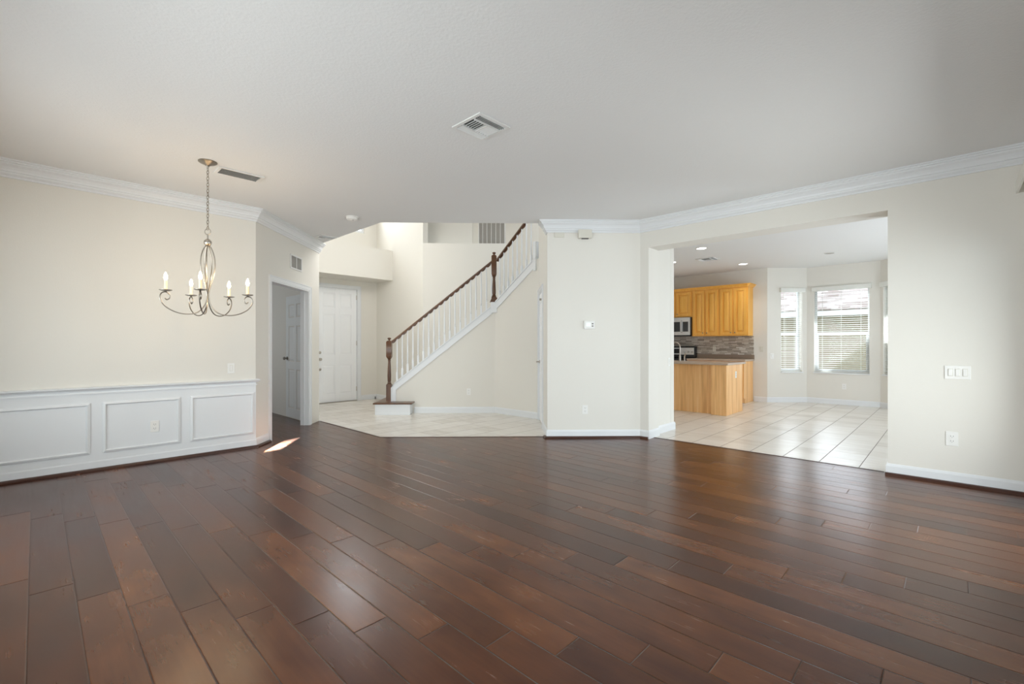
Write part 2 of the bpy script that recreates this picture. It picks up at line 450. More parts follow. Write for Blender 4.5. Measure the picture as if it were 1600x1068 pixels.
# ---- foyer
wall('wall_foyer', WFL, [(0.02, 2.15, 0, HF)], .02)
wall('wall_front_door', WFD, [(-2.3, -1.37, 0, 2.45), (-.45, 0, 0, 2.45), (-2.3, 0, 2.45, 3.7), (-2.3, -1.45, 3.7, 5.15), (-.30, 0, 3.7, 5.15), (-2.3, 0, 5.15, HF)], .15)
wall('wall_foyer', WW1, [(0, 1.80, 0, HF)], .12)
wall('wall_stair_back', WBW, [(0, 1.75, 0, 3.26)], .62)
wall('wall_loft', WA, [(-2.2, -.66, 3.2, HF)], .1)
wall('wall_loft', WBK, [(-1.1, 0, 3.2, HF), (0, 1.9, 0, HF)], .12)
wall('wall_fascia', ((-1.62, 6.09), 0), [(0, 2.2, H + .3, HF)], -.1)
wall('wall_fascia', ((-1.62, 6.09), 135), [(0, 1.9, H + .3, HF)], .1)
wall('wall_closet', WCW, holed(-.02, 1.47, 0, HF, [(.06, .80, 0, 2.05)]), .10)
# wall below the stair, flight one and flight two
cap1 = lambda s: .50 + (s + 1.86) * .794        # top edge of stringer, flight one (local s of WSF)
z_end1 = cap1(0)
struct(MB().prism_xz([(-1.86, 0), (0, 0), (0, z_end1 - .05), (-1.80, cap1(-1.80) - .05), (-1.86, cap1(-1.86) - .1)], 0, .10).build('wall_stair', M_PAINT, loc=(WSF[0][0], WSF[0][1], 0), rz=0))
cap2 = lambda s: 1.985 + s * .70
struct(MB().prism_xz([(0, 0), (1.04, 0), (1.04, cap2(1.04) - .05), (0, cap2(0) - .05)], 0, .10).build('wall_stair', M_PAINT, loc=(WSA[0][0], WSA[0][1], 0), rz=-45))
# ledge above front door
struct(MB().prism_xz([(-2.3, 2.62), (0, 2.62), (0, 3.265), (-2.3, 3.265)], -.677, 0).build('wall_ledge', M_PAINT, loc=(WFD[0][0], WFD[0][1], 0), rz=45))
# ---- kitchen
wall('wall_kitchen', WK, [(3.4, 7.98, 0, HK + .02)], .12)
B1H = (.30, .76, .65, 2.40); B2H = (.13, 1.06, .65, 2.40); B3H = (.07, .62, .65, 2.40)
wall('wall_bay', WB1, holed(0, .86, 0, HK + .02, [B1H]), .16)
wall('wall_bay', WB2, holed(0, 1.23, 0, HK + .02, [B2H]), .16)
wall('wall_bay', WB3, holed(0, .86, 0, HK + .02, [B3H]), .16)
wall('wall_kitchen', ((7.37, 7.93), -45), [(0, 2.8, 0, HK + .02)], .12)
wall('wall_kitchen', ((9.35, 5.95), -135), [(0, 4.9, 0, HK + .02)], .12)
wall('wall_kitchen', ((2.075, 6.19), 45), [(0, .57, 0, HK + .02)], .12)
wall('wall_kitchen', ((2.48, 6.59), 135), [(0, 2.0, 0, HK + .02)], .10)
wall('wall_kitchen', ((1.05, 8.0), 45), [(0, 4.6, 0, HK + .02)], .10)

# ---- crown moulding
CR = [(0, H - .145), (.014, H - .145), (.016, H - .128), (.022, H - .126), (.034, H - .112), (.036, H - .100), (.046, H - .098), (.050, H - .080), (.062, H - .058), (.082, H - .042), (.084, H - .030), (.096, H - .028), (.098, H - .014), (.112, H - .012), (.112, H), (0, H)]
A_ = lambda W, s, y=0: onwall(W, s, y)[:2]
struct(MB().sweep([A_(WL, -6.7), A_(WL, 0), A_(WD, 1.89)], CR, -1).build('trim_1', M_WHITE))
struct(MB().sweep([(.585, 6.13), A_(WC, 0), A_(WC, 1.225), A_(WR, 3.494), A_(WWIN, 6.6)], CR, -1).build('trim_2', M_WHITE))
BASE = [(0, 0), (.014, 0), (.014, .085), (.009, .10), (.004, .108), (0, .108)]
SHOE = [(0, 0), (.032, 0), (.032, .012), (.026, .022), (.014, .026), (0, .026)]


def bb(name, path, side=-1, shoe=False, z0=0):
    prof = [(o, z + (.02 if shoe else 0) if z == 0 else z) for o, z in BASE]
    struct(MB().sweep(path, prof, side).build(name, M_WHITE))


bb('baseboard_left', [A_(WL, -6.7), A_(WL, 0), A_(WD, .29)])
bb('baseboard_center', [(.585, 6.10), A_(WC, 0), A_(WC, 1.225), A_(WR, .119), A_(WR, .119, .10)])
bb('baseboard_right', [A_(WR, 2.528, .28), A_(WR, 2.528), A_(WR, 3.494), A_(WWIN, .17)])
bb('baseboard_jamb', [A_(((2.075, 6.19), 45), .0, 0), A_(((2.075, 6.19), 45), .585, 0), A_(((2.075, 6.19), 45), .585, .1)])
bb('baseboard_jamb', [A_(WR, .119, .10), A_(WR, .119, .30)])
bb('baseboard_closet', [A_(WCW, .87), A_(WCW, 1.42)])
bb('baseboard_stair', [A_(WSF, -1.45), A_(WSF, 0), A_(WSA, 1.03)])
bb('baseboard_foyer', [A_(WFL, 1.6), A_(WFL, .02)], 1)
bb('baseboard_front', [A_(WFD, -.385), A_(WFD, 0), A_(WW1, 1.75)])
bb('baseboard_bay', [A_(WK, 7.72), A_(WK, 7.977), A_(WB2, 0), A_(WB3, 0), A_(WB3, .86), A_(((7.37, 7.93), -45), 2.8)])
bb('baseboard_bedroom', [(-2.99 - .5, 7.27 + .5), (-4.72, 9.0)], 1)
for i, p in enumerate(([A_(WL, -6.7), A_(WL, 0), A_(WD, .29)], [(.575, 6.07), A_(WC, 0), A_(WC, 1.225), A_(WR, .119)], [A_(WR, 2.51), A_(WR, 3.494), A_(WWIN, .17)])):
    pr = [(o + .012, z) for o, z in SHOE]
    struct(MB().sweep(p, pr, -1).build('trim_3', M_SHOE))
# transition strips between wood and tile
struct(MB().sweep([(-2.93, 7.40), (-1.62, 6.09), (.575, 6.09)], [(-.008, -.001), (.008, -.001), (.008, .004), (-.008, .004)], 1).build('trim_4', M_SHOE))
struct(MB().sweep([(1.95, 6.05), (3.67, 4.33)], [(-.008, -.001), (.008, -.001), (.008, .004), (-.008, .004)], 1).build('trim_4', M_SHOE))

# ---- wainscot on the left wall
root = struct(box(-6.6, 0, -.010, -.001, .02, .80).build('trim_5', M_WHITE, loc=(WL[0][0], WL[0][1], 0), rz=45))
MB().prism_xz([(-6.6, .745), (.012, .745), (.012, .757), (-6.6, .757)], -.022, -.009).build('picture_rail_bead', M_WHITE, root)
rl = MB().sweep([(-6.6, 0), (.0, 0), (.0, .03)], [(-.002, .775), (.020, .775), (.026, .788), (.040, .796), (.042, .808), (.030, .815), (-.002, .815)], -1)
rl.build('chair_rail', M_WHITE, root)


def frame_moulding(x0, x1, z0, z1):
    w_ = .030; b = MB()
    prof = [(0, 0), (w_, 0), (w_, .006), (w_ * .7, .016), (w_ * .3, .012), (0, .008)]
    cs = [(x0, z0), (x1, z0), (x1, z1), (x0, z1)]
    ins = [(1, 1), (-1, 1), (-1, -1), (1, -1)]
    rings = [[b.bm.verts.new((c[0] + i[0] * o, -.010 - d, c[1] + i[1] * o)) for o, d in prof] for c, i in zip(cs, ins)]
    k = len(prof)
    for q in range(4):
        for j in range(k): b.bm.faces.new((rings[q][j], rings[(q + 1) % 4][j], rings[(q + 1) % 4][(j + 1) % k], rings[q][(j + 1) % k]))
    return b


for x0, x1 in ((-.655, -.02), (-1.372, -.742), (-2.11, -1.460), (-2.83, -2.20), (-3.55, -2.92)):
    frame_moulding(x0, x1, .165, .66).build('panel_moulding', M_WHITE, root)


# ------------------------------------------------------------------ casings and doors
def casing(name, W, s0, s1, zt, wd=.06, t=.016, jamb=.12, parent=None, m=None):
    b = MB()
    b.box(s0 - wd, s0, -t, 0.0, 0, zt + wd).box(s1, s1 + wd, -t, 0.0, 0, zt + wd).box(s0, s1, -t, 0.0, zt, zt + wd)
    b.box(s0 - wd, s0 - wd + .012, -t - .006, -t, 0, zt + wd).box(s1 + wd - .012, s1 + wd, -t - .006, -t, 0, zt + wd).box(s0 - wd + .012, s1 + wd - .012, -t - .006, -t, zt + wd - .012, zt + wd)
    b.box(s0, s0 + .018, -.008, jamb, 0, zt).box(s1 - .018, s1, -.008, jamb, 0, zt).box(s0 + .018, s1 - .018, -.008, jamb, zt - .018, zt)
    b.box(s0 + .018, s0 + .030, jamb * .45, jamb * .6, 0, zt - .018).box(s1 - .030, s1 - .018, jamb * .45, jamb * .6, 0, zt - .018)
    return struct(b.build(name, m or M_WHITE, loc=(W[0][0], W[0][1], 0), rz=W[1]))


def panel_door(width, height, rows, m, t=.040):
    """six panel leaf, x 0..width, face at y=0 towards the viewer. rows: list of (z0,z1)"""
    b = MB(); st = .11 * width / .8
    xs = [(st, width / 2 - st * .42), (width / 2 + st * .42, width - st)]
    # stiles and rails as one grid with recessed panels
    zs = [0] + [z for r in rows for z in r] + [height]
    b.box(0, st, 0, t, 0, height).box(width - st, width, 0, t, 0, height)
    b.box(xs[0][1], xs[1][0], 0, t, 0, height)
    for i in range(0, len(zs), 2):
        for x0, x1 in xs: b.box(x0, x1, 0, t, zs[i], zs[i + 1])
    for z0, z1 in rows:
        for x0, x1 in xs:
            b.box(x0, x1, .012, t - .012, z0, z1)
            e = .028
            # raised field with sloped edges, both faces
            for sgn, yb, yf in ((1, .012, .003), (-1, t - .012, t - .003)):
                o = [(x0 + e * .35, z0 + e * .35), (x1 - e * .35, z0 + e * .35), (x1 - e * .35, z1 - e * .35), (x0 + e * .35, z1 - e * .35)]
                i_ = [(x0 + e * 1.3, z0 + e * 1.3), (x1 - e * 1.3, z0 + e * 1.3), (x1 - e * 1.3, z1 - e * 1.3), (x0 + e * 1.3, z1 - e * 1.3)]
                vo = [b.bm.verts.new((x, yb, z)) for x, z in o]; vi = [b.bm.verts.new((x, yf, z)) for x, z in i_]
                for k in range(4): b.bm.faces.new((vo[k], vo[(k + 1) % 4], vi[(k + 1) % 4], vi[k]))
                b.bm.faces.new(vi)
    return b


def knob(parent, x, z, y0=0, r=.027, m=None, deadbolt=False, back=False, t=.04):
    b = MB()
    if deadbolt: b.lathe_y([(.030, 0), (.030, -.008), (.024, -.014), (.022, -.022), (.010, -.026)], 20, (x, y0, z))
    else:
        b.lathe_y([(.032, 0), (.032, -.006), (.012, -.012), (.011, -.030), (r, -.042), (r * 1.05, -.055), (r * .7, -.066), (.004, -.068)], 20, (x, y0, z))
        if back: b.lathe_y([(.032, 0), (.032, .006), (.012, .012), (.011, .030), (r, .042), (r * 1.05, .055), (r * .7, .066), (.004, .068)], 20, (x, y0 + t, z))
    return b.build('deadbolt' if deadbolt else 'door_knob', m or M_NICKEL, parent, smooth=True)


casing('trim_6', WFD, -1.37, -.45, 2.45)
d = struct(panel_door(.88, 2.425, [(.17, .78), (1.00, 1.86), (2.0, 2.31)], M_DOOR).build('door_1', M_DOOR, loc=onwall(WFD, -1.35, .03, .012), rz=45, bevel=.003))
knob(d, .065, 1.05, deadbolt=True); knob(d, .065, .91); knob(d, .065, .70, r=.01)
box(0, .88, -.03, .06, -.012, -.001).build('door_threshold', M_NICKELD, d)
for z in (.2, 1.2, 2.2): box(.872, .884, -.012, .0, z, z + .1).build('hinge', M_NICKEL, d)

casing('trim_7', WD, .355, 1.50, 2.05)
d = struct(panel_door(.80, 2.02, [(.15, .80), (.93, 1.52), (1.66, 1.88)], M_DOORG).build('door_2', M_DOORG, loc=(-3.695, 7.870, .015), rz=-45, bevel=.003))
knob(d, .062, .98, m=M_NICKELD, back=True)
for z in (.19, 1.0, 1.72): box(.80, .85, .004, .034, z, z + .09).build('hinge', M_PLATE, d)
casing('trim_8', WCW, .06, .80, 2.05, jamb=.1)
d = struct(panel_door(.70, 2.02, [(.15, .80), (.93, 1.52), (1.66, 1.88)], M_DOOR).build('door_3', M_DOOR, loc=onwall(WCW, .08, .008, .012), rz=-90, bevel=.003))
MB().tube([(.06, -.002, .94), (.06, -.055, .94), (.075, -.060, .94), (.17, -.060, .94)], .010, 10).lathe_y([(.028, 0), (.028, -.008), (.018, -.012)], 16, (.06, 0, .94)).build('lever_handle', M_NICKEL, d, smooth=True)
box(.30, .36, -.03, 0, 1.90, 1.93).build('door_hook', M_NICKELD, d)
for z in (.2, .98, 1.75): box(.69, .706, -.012, 0, z, z + .09).build('hinge', M_NICKEL, d)

# door stop behind the front door hinge side
ds = MB().lathe([(.018, 0), (.018, .008), (.008, .012), (.008, .035), (.014, .040), (.014, .052), (.004, .055)], 14)
tag(ds.build('door_stop', M_SLOT, loc=onwall(WFD, -.06, -.05, 0), smooth=True), 'small dark door stop on the tile in the foyer corner', 'door stop')


# ------------------------------------------------------------------ staircase
st = thing('staircase', 'staircase with white balusters, dark stained handrail and square newel posts', 'staircase', (WSF[0][0], WSF[0][1], 0))
# bottom step
box(-2.09, -1.48, -.235, .95, 0, .185).build('bottom_step', M_WHITE, st, bevel=.003)
box(-2.12, -1.445, -.262, .95, .185, .212).build('bottom_tread', M_RAIL, st, bevel=.008)
b = MB()
n = 9
for i in range(1, n):
    x = -1.86 + (i - 1) * .235; b.box(x, 0.0, .102, .94, .185 * i + .03 if i > 1 else .0, .185 * (i + 1))
b.build('steps', M_WHITE, st)
# stringer one: vertical start and rising band with a cap
def cap_poly(c, s0, s1, dz0, dz1): return [(s0, c(s0) - dz1), (s1, c(s1) - dz1), (s1, c(s1) - dz0), (s0, c(s0) - dz0)]
MB().prism_xz([(-1.855, .213), (-1.775, .213), (-1.775, cap1(-1.775) - .15), (-.05, cap1(-.05) - .15), (-.05, cap1(-.05) - .02), (-1.80, cap1(-1.80) - .02), (-1.855, cap1(-1.855) - .055)], -.018, -.001).build('stringer', M_WHITE, st, bevel=.003)
MB().prism_xz([(-1.862, .213), (-1.84, .213), (-1.84, cap1(-1.84) - .035), (-1.79, cap1(-1.79) - .022), (-.02, cap1(-.02) - .022), (-.02, cap1(-.02)), (-1.80, cap1(-1.80)), (-1.862, cap1(-1.862) - .045)], -.034, .115).build('stringer_cap', M_WHITE, st, bevel=.003)
fl2 = bpy.data.objects.new('upper_flight', None); COL.objects.link(fl2); fl2.parent = st; fl2.rotation_euler = (0, 0, R_(-45))
MB().prism_xz(cap_poly(cap2, .03, .97, .02, .15), -.018, -.001).build('stringer', M_WHITE, fl2, bevel=.003)
MB().prism_xz(cap_poly(cap2, .03, .99, 0, .022), -.034, .115).build('stringer_cap', M_WHITE, fl2, bevel=.003)
box(.93, .99, -.03, .10, cap2(.95) - .2, 2.93).build('end_board', M_WHITE, fl2, bevel=.003)
box(-.075, .035, -.045, .115, 1.80, 1.990).build('newel_block', M_WHITE, st, bevel=.003)


def newel(parent, x, y, zb, zs, zt0, zt1, ztop, flare=False):
    hw = .046; b = MB()
    b.box(x - hw, x + hw, y - hw, y + hw, zb, zs - .02)
    # turned shaft
    def sq(z, h): return [b.bm.verts.new((x + i * h, y + j * h, z)) for i, j in ((-1, -1), (1, -1), (1, 1), (-1, 1))]
    prof = [(zs - .02, hw), (zs, hw * .72)]
    A = sq(*prof[0]); B = sq(*prof[1])
    for i in range(4): b.bm.faces.new((A[i], A[(i + 1) % 4], B[(i + 1) % 4], B[i]))
    L = zt0 - zs
    b.lathe([(.030, zs), (.036, zs + .015), (.025, zs + .03), (.031, zs + .045), (.033, zs + L * .3), (.026, zs + L * .7), (.021, zt0 - .05), (.030, zt0 - .04), (.021, zt0 - .028), (.033, zt0 - .012), (.040, zt0)], 16, (x, y, 0))
    A = sq(zt0, hw * .72); B = sq(zt0 + .03, hw); C = sq(zt1 - .025, hw); D = sq(zt1, hw * .62)
    for P_, Q_ in ((A, B), (B, C), (C, D)):
        for i in range(4): b.bm.faces.new((P_[i], P_[(i + 1) % 4], Q_[(i + 1) % 4], Q_[i]))
    b.bm.faces.new(A[::-1]); b.bm.faces.new(D)
    b.lathe([(.016, zt1), (.014, zt1 + .012), (.026, zt1 + .022), (.034, zt1 + .034), (.030, zt1 + .046), (.014, zt1 + .054), (.003, zt1 + .056)], 16, (x, y, 0))
    return b.build('newel_post', M_RAIL, parent, smooth=True)


newel(st, -1.905, .03, .212, .525, .985, 1.300, 1.36)
o = newel(st, -.02, .03, 2.03, 2.10, 2.47, 2.845, 2.92)
MB().prism_xz([(-.095, 1.990), (.03, 1.990), (.05, 2.03), (.035, 2.07), (-.060, 2.07)], -.03, .09).build('newel_foot', M_RAIL, st, bevel=.006)
rail1 = lambda s: 1.262 + (s + 1.86) * .806
rail2 = lambda s: 2.72 + s * .80
RP = [(-.030, -.012), (.030, -.012), (.033, .012), (.024, .030), (.008, .037), (-.008, .037), (-.024, .030), (-.033, .012)]


def rail(parent, f, s0, s1, yc=.03):
    b = MB(); A = [b.bm.verts.new((s0, yc + p[0], f(s0) + p[1])) for p in RP]; B = [b.bm.verts.new((s1, yc + p[0], f(s1) + p[1])) for p in RP]
    k = len(RP)
    for i in range(k): b.bm.faces.new((A[i], B[i], B[(i + 1) % k], A[(i + 1) % k]))
    b.bm.faces.new(A); b.bm.faces.new(B[::-1])
    return b.build('handrail', M_RAIL, parent, smooth=True)


def fillets(parent, f, ss, yc=.03):
    b = MB()
    for a, c in zip(ss, ss[1:]):
        pts = []
        for i in range(7):
            t = i / 6; s = a + .008 + (c - a - .016) * t
            pts.append((s, f(s) - .012 - .026 * math.sin(math.pi * t) ** .6))
        pts += [(c - .008, f(c - .008) - .008), (a + .008, f(a + .008) - .008)]
        b.prism_xz(pts, yc - .013, yc + .013)
    return b.build('rail_fillet', M_RAIL, parent)


def baluster(z0, z1):
    b = MB(); h = .016; L = z1 - z0
    b.box(-h, h, -h, h, z0, z0 + .20 * L)
    b.lathe([(.016, .20 * L), (.011, .22 * L), (.0155, .235 * L), (.0105, .26 * L), (.0145, .36 * L), (.0125, .6 * L), (.0095, .95 * L), (.0095, L)], 10, (0, 0, z0))
    return b


rail(st, rail1, -1.86, -.06); rail(fl2, rail2, .02, 1.02)
ss1 = [-1.765 + i * .0945 for i in range(19)]
ss2 = [.085 + i * .1075 for i in range(8)]
fillets(st, rail1, [-1.86] + ss1 + [-.06]); fillets(fl2, rail2, [.02] + ss2 + [.93, 1.02])
p1 = baluster(0, rail1(ss1[0]) - cap1(ss1[0]) - .012).build('baluster', M_WHITE, st)
p1.location = (ss1[0], .03, cap1(ss1[0]))
for s in ss1[1:]:
    c = p1.copy(); COL.objects.link(c); c.parent = st; c.location = (s, .03, cap1(s)); c.scale = (1, 1, (rail1(s) - cap1(s) - .012) / (rail1(ss1[0]) - cap1(ss1[0]) - .012))
for s in ss2:
    c = p1.copy(); COL.objects.link(c); c.parent = fl2; c.location = (s, .03, cap2(s)); c.scale = (1, 1, (rail2(s) - cap2(s) - .012) / (rail1(ss1[0]) - cap1(ss1[0]) - .012))


# ------------------------------------------------------------------ wall plates
def plate(name, label, cat, W, s, z, wd=.072, ht=.117, kind='outlet', m=None, group=None, n=1, y=0):
    t = thing(name, label, cat, onwall(W, s, y, z), W[1], group)
    m = m or M_PLATE
    box(-wd / 2, wd / 2, -.006, -.0005, -ht / 2, ht / 2).build('cover_plate', m, t, bevel=.002)
    if kind == 'outlet':
        for dz in (-.021, .021):
            r = MB().prism_xz([(.017 * math.cos(a) * 1.0, dz + .0165 * math.sin(a)) for a in [i * math.pi / 8 for i in range(16)]], -.009, -.005).build('receptacle', m, t)
            q = MB().box(-.009, -.0065, -.0095, -.0088, dz - .003, dz + .008).box(.0065, .009, -.0095, -.0088, dz - .003, dz + .008).box(-.002, .002, -.0095, -.0088, dz - .011, dz - .007)
            q.build('slots', M_SLOT, r)
    elif kind == 'switch':
        for i in range(n):
            cx = (i - (n - 1) / 2) * .046
            box(cx - .0165, cx + .0165, -.0068, -.005, -.034, .034).build('rocker_gap', M_ALMOND, t)  # darker plate standing in for shade in the gap round the rocker
            MB().prism_xz([(cx - .013, -.030), (cx + .013, -.030), (cx + .013, .030), (cx - .013, .030)], -.012, -.007).build('rocker', m, t, bevel=.002)
    return t


G = 'outlets'
plate('electrical_outlet', 'white outlet on the white wainscot inside the middle panel moulding', 'outlet', WL, -.965, .372, y=-.010)
plate('light_switch', 'white light switch above the chair rail at left wall', 'light switch', WL, -.26, .952, kind='switch')
plate('electrical_outlet', 'white outlet low on the narrow center wall beneath the thermostat', 'outlet', WC, .495, .372)
plate('electrical_outlet', 'white outlet low on the right wall under the triple switch', 'outlet', WR, 2.965, .398, wd=.08, ht=.125)
plate('light_switch', 'wide white plate with three switches on the right wall', 'light switch', WR, 3.00, .98, wd=.165, ht=.117, kind='switch', n=3)
plate('electrical_outlet', 'small white outlet low on the wall under the stairs', 'outlet', WSF, -.475, .38)
plate('electrical_outlet', 'small white outlet under the large kitchen bay window', 'outlet', WB2, .652, .372)
plate('light_switch', 'small white switch on bay wall left of the narrow window', 'light switch', WB1, .105, .985, kind='switch')
plate('light_switch', 'almond switch on kitchen wall right of the backsplash', 'light switch', WK, 7.865, 1.13, kind='switch', m=M_ALMOND)
plate('electrical_outlet', 'almond outlet in the stone backsplash', 'outlet', WK, 6.885, 1.13, m=M_ALMOND, y=-.012)
plate('light_switch', 'white switch on the inner face of the kitchen opening jamb', 'light switch', ((2.075, 6.19), 45), .42, .98, kind='switch')
plate('electrical_outlet', 'outlet low on the wall inside the dim room beside the open door', 'outlet', ((-2.99, 7.27), 135 - 180), -1.72, .37, y=.0)

# thermostat
t = thing('thermostat', 'white thermostat with small screen on the center wall', 'thermostat', onwall(WC, .55, 0, 1.483), 0)
box(-.072, .072, -.026, -.0005, -.055, .055).build('housing', M_PLATE, t, bevel=.008)
box(-.045, .012, -.028, -.025, -.02, .03).build('screen', M_SCREEN, t)
MB().box(.030, .050, -.028, -.025, .008, .022).box(.030, .050, -.028, -.025, -.022, -.008).build('buttons', M_SLOT, t)
# sensor boxes
t = thing('wall_sensor', 'flat square almond cover near crown moulding, left of the boxier one', 'sensor', onwall(WC, .155, 0, 2.677), 0)
box(-.065, .065, -.012, -.0005, -.045, .045).build('cover', M_ALMOND, t, bevel=.004)
t = thing('door_chime', 'boxy almond door chime under the crown moulding on center wall', 'door chime', onwall(WC, .49, 0, 2.668), 0)
box(-.088, .088, -.055, -.0005, -.052, .060).build('cover', M_ALMOND, t, bevel=.006)
box(-.045, .045, -.045, -.012, -.060, -.050).build('grille', M_SLOT, t)

# air grilles
def wall_grille(name, label, W, s, z, wd, ht, bars, y=0, m=None, horiz=True):
    t = thing(name, label, 'vent', onwall(W, s, y, z), W[1])
    f = .018
    MB().box(-wd / 2, wd / 2, -.012, -.001, -ht / 2, -ht / 2 + f).box(-wd / 2, wd / 2, -.012, -.001, ht / 2 - f, ht / 2).box(-wd / 2, -wd / 2 + f, -.012, -.001, -ht / 2 + f, ht / 2 - f).box(wd / 2 - f, wd / 2, -.012, -.001, -ht / 2 + f, ht / 2 - f).build('frame', m or M_VENT, t)
    b = MB(); nl = int((ht - 2 * f) / .016)
    for i in range(nl):
        zz = -ht / 2 + f + (i + .5) * (ht - 2 * f) / nl
        b.poly([(-wd / 2 + f, -.010, zz - .006), (wd / 2 - f, -.010, zz - .006), (wd / 2 - f, -.003, zz + .004), (-wd / 2 + f, -.003, zz + .004)])
    b.build('louvres', M_VENTG, t)
    b = MB()
    for i in range(bars):
        x = -wd / 2 + (i + 1) * wd / (bars + 1); b.box(x - .007, x + .007, -.013, -.008, -ht / 2 + f, ht / 2 - f)
    b.build('dividers', m or M_VENT, t)
    box(-wd / 2 + f, wd / 2 - f, -.0025, -.0012, -ht / 2 + f, ht / 2 - f).build('backing', M_VENTG, t)
    return t


wall_grille('air_grille', 'small white air grille above the open doorway', WD, 1.065, 2.392, .36, .20, 1)
wall_grille('return_grille', 'large grey return grille high on the loft wall behind the stair rail', WBK, -.47, 3.53, .80, .72, 5)


def ceiling_vent(label, x, y, rz, wd, ln, zc, style='diffuser'):
    t = thing('ceiling_vent', label, 'vent', (x, y, zc), rz)
    w2, l2 = wd / 2, ln / 2; f = .028
    def ring(a, bq, z0, z1, ft): return MB().box(-a, a, -bq, -bq + ft, z0, z1).box(-a, a, bq - ft, bq, z0, z1).box(-a, -a + ft, -bq + ft, bq - ft, z0, z1).box(a - ft, a, -bq + ft, bq - ft, z0, z1)
    ring(w2, l2, -.010, -.001, f).build('frame', M_VENT, t, bevel=.002)
    box(-w2 + f, w2 - f, -l2 + f, l2 - f, -.002, -.0008).build('duct_shade_sheet', M_VENTD if style == 'diffuser' else M_VENTG, t)
    b = MB()

    def slat(x0, y0, x1, y1, tx, ty, wq=.013):
        b.poly([(x0, y0, -.003), (x1, y1, -.003), (x1 + tx * wq, y1 + ty * wq, -.017), (x0 + tx * wq, y0 + ty * wq, -.017)])
        b.poly([(x0, y0, -.002), (x0 + tx * wq, y0 + ty * wq, -.016), (x1 + tx * wq, y1 + ty * wq, -.016), (x1, y1, -.002)])
    if style == 'diffuser':
        e = .065
        for i in range(3):
            q = -l2 + f + .004 + i * .018; slat(-w2 + f, q, w2 - f, q, 0, -.6)
            slat(-w2 + f, -q, w2 - f, -q, 0, .6)
        k = 5
        for i in range(k):
            q = .012 + i * (w2 - f - .015) / k
            slat(q, -l2 + f + e, q, l2 - f - e, .6, 0); slat(-q, -l2 + f + e, -q, l2 - f - e, -.6, 0)
        b.box(-w2 + f, w2 - f, -l2 + f + e - .005, -l2 + f + e, -.018, -.002).box(-w2 + f, w2 - f, l2 - f - e, l2 - f - e + .005, -.018, -.002).box(-.006, .006, -l2 + f + e, l2 - f - e, -.018, -.002)
    else:
        k = 5
        for i in range(k):
            q = -w2 + f + .006 + i * (wd - 2 * f) / k; slat(q, -l2 + f, q, l2 - f, .9, 0, .024)
    b.build('slats', M_VENT, t)
    return t


ceiling_vent('large square white ceiling vent in the middle of the living room ceiling', -.16, 3.40, 45, .31, .31, H)
ceiling_vent('narrow white slot vent on the ceiling beside the chandelier', -2.505, 4.40, -45, .21, .38, H, 'slot')
ceiling_vent('small white ceiling vent in the far corner beside the foyer', -2.66, 6.93, 45, .25, .25, H)
ceiling_vent('white square vent on the kitchen ceiling between recessed lights', 3.936, 8.714, 45, .34, .34, HK)
# smoke detector
t = thing('smoke_detector', 'round white smoke detector on the ceiling near the foyer', 'smoke detector', (-1.909, 5.83, H))
MB().lathe([(.078, -.001), (.078, -.010), (.070, -.014)], 28).build('base_plate', M_PLATE, t, smooth=True)
MB().lathe([(.068, -.012), (.066, -.032), (.052, -.043), (.015, -.046)], 28).build('housing', M_PLATE, t, smooth=True)
MB().lathe([(.006, -.044), (.006, -.048)], 10, (.02, -.02, 0)).build('indicator', M_SLOT, t)

# ------------------------------------------------------------------ chandelier
CX, CY_ = -2.61, 4.10
t = thing('chandelier', 'nickel five-arm chandelier with lit candle bulbs hanging on a chain', 'chandelier', (CX, CY_, 0))
MB().lathe([(.073, 2.8395), (.073, 2.833), (.058, 2.822), (.028, 2.812), (.012, 2.800), (.008, 2.785)], 28).build('canopy', M_NICKELD, t, smooth=True)
ch = MB(); z = 2.790; k = 0
while z > 2.245:
    L = .034; wq = .009
    pts = []
    for i in range(16):
        a = 2 * math.pi * i / 16; q = wq * math.cos(a); zz = L / 2 * math.sin(a)
        pts.append((q, 0, z - L / 2 + zz) if k % 2 else (0, q, z - L / 2 + zz))
    ch.tube(pts, .0026, 6, closed=True); z -= L - .0065; k += 1
ch.build('chain', M_NICKELD, t, smooth=True)
body = bpy.data.objects.new('body_frame', None)
MB().tube([(.026 * math.cos(a), 0, 2.222 + .026 * math.sin(a)) for a in [2 * math.pi * i / 24 for i in range(24)]], .0035, 8, closed=True).build('loop_ring', M_NICKEL, t, smooth=True)
MB().tube([(0, 0, 2.20), (0, 0, 2.14)], .006, 8).build('stem', M_NICKEL, t, smooth=True)
MB().lathe([(.004, .032), (.016, .028), (.027, .016), (.031, 0), (.027, -.016), (.016, -.028), (.005, -.032)], 24, (0, 0, 2.125)).build('ball', M_NICKEL, t, smooth=True)


def catmull(P, n=8):
    out = []
    P = [P[0]] + P + [P[-1]]
    for i in range(1, len(P) - 2):
        for k in range(n):
            t_ = k / n; a, b_, c_, d_ = (Vector(P[i - 1]), Vector(P[i]), Vector(P[i + 1]), Vector(P[i + 2]))
            out.append(.5 * ((2 * b_) + (c_ - a) * t_ + (2 * a - 5 * b_ + 4 * c_ - d_) * t_ ** 2 + (-a + 3 * b_ - 3 * c_ + d_) * t_ ** 3))
    out.append(Vector(P[-2])); return out


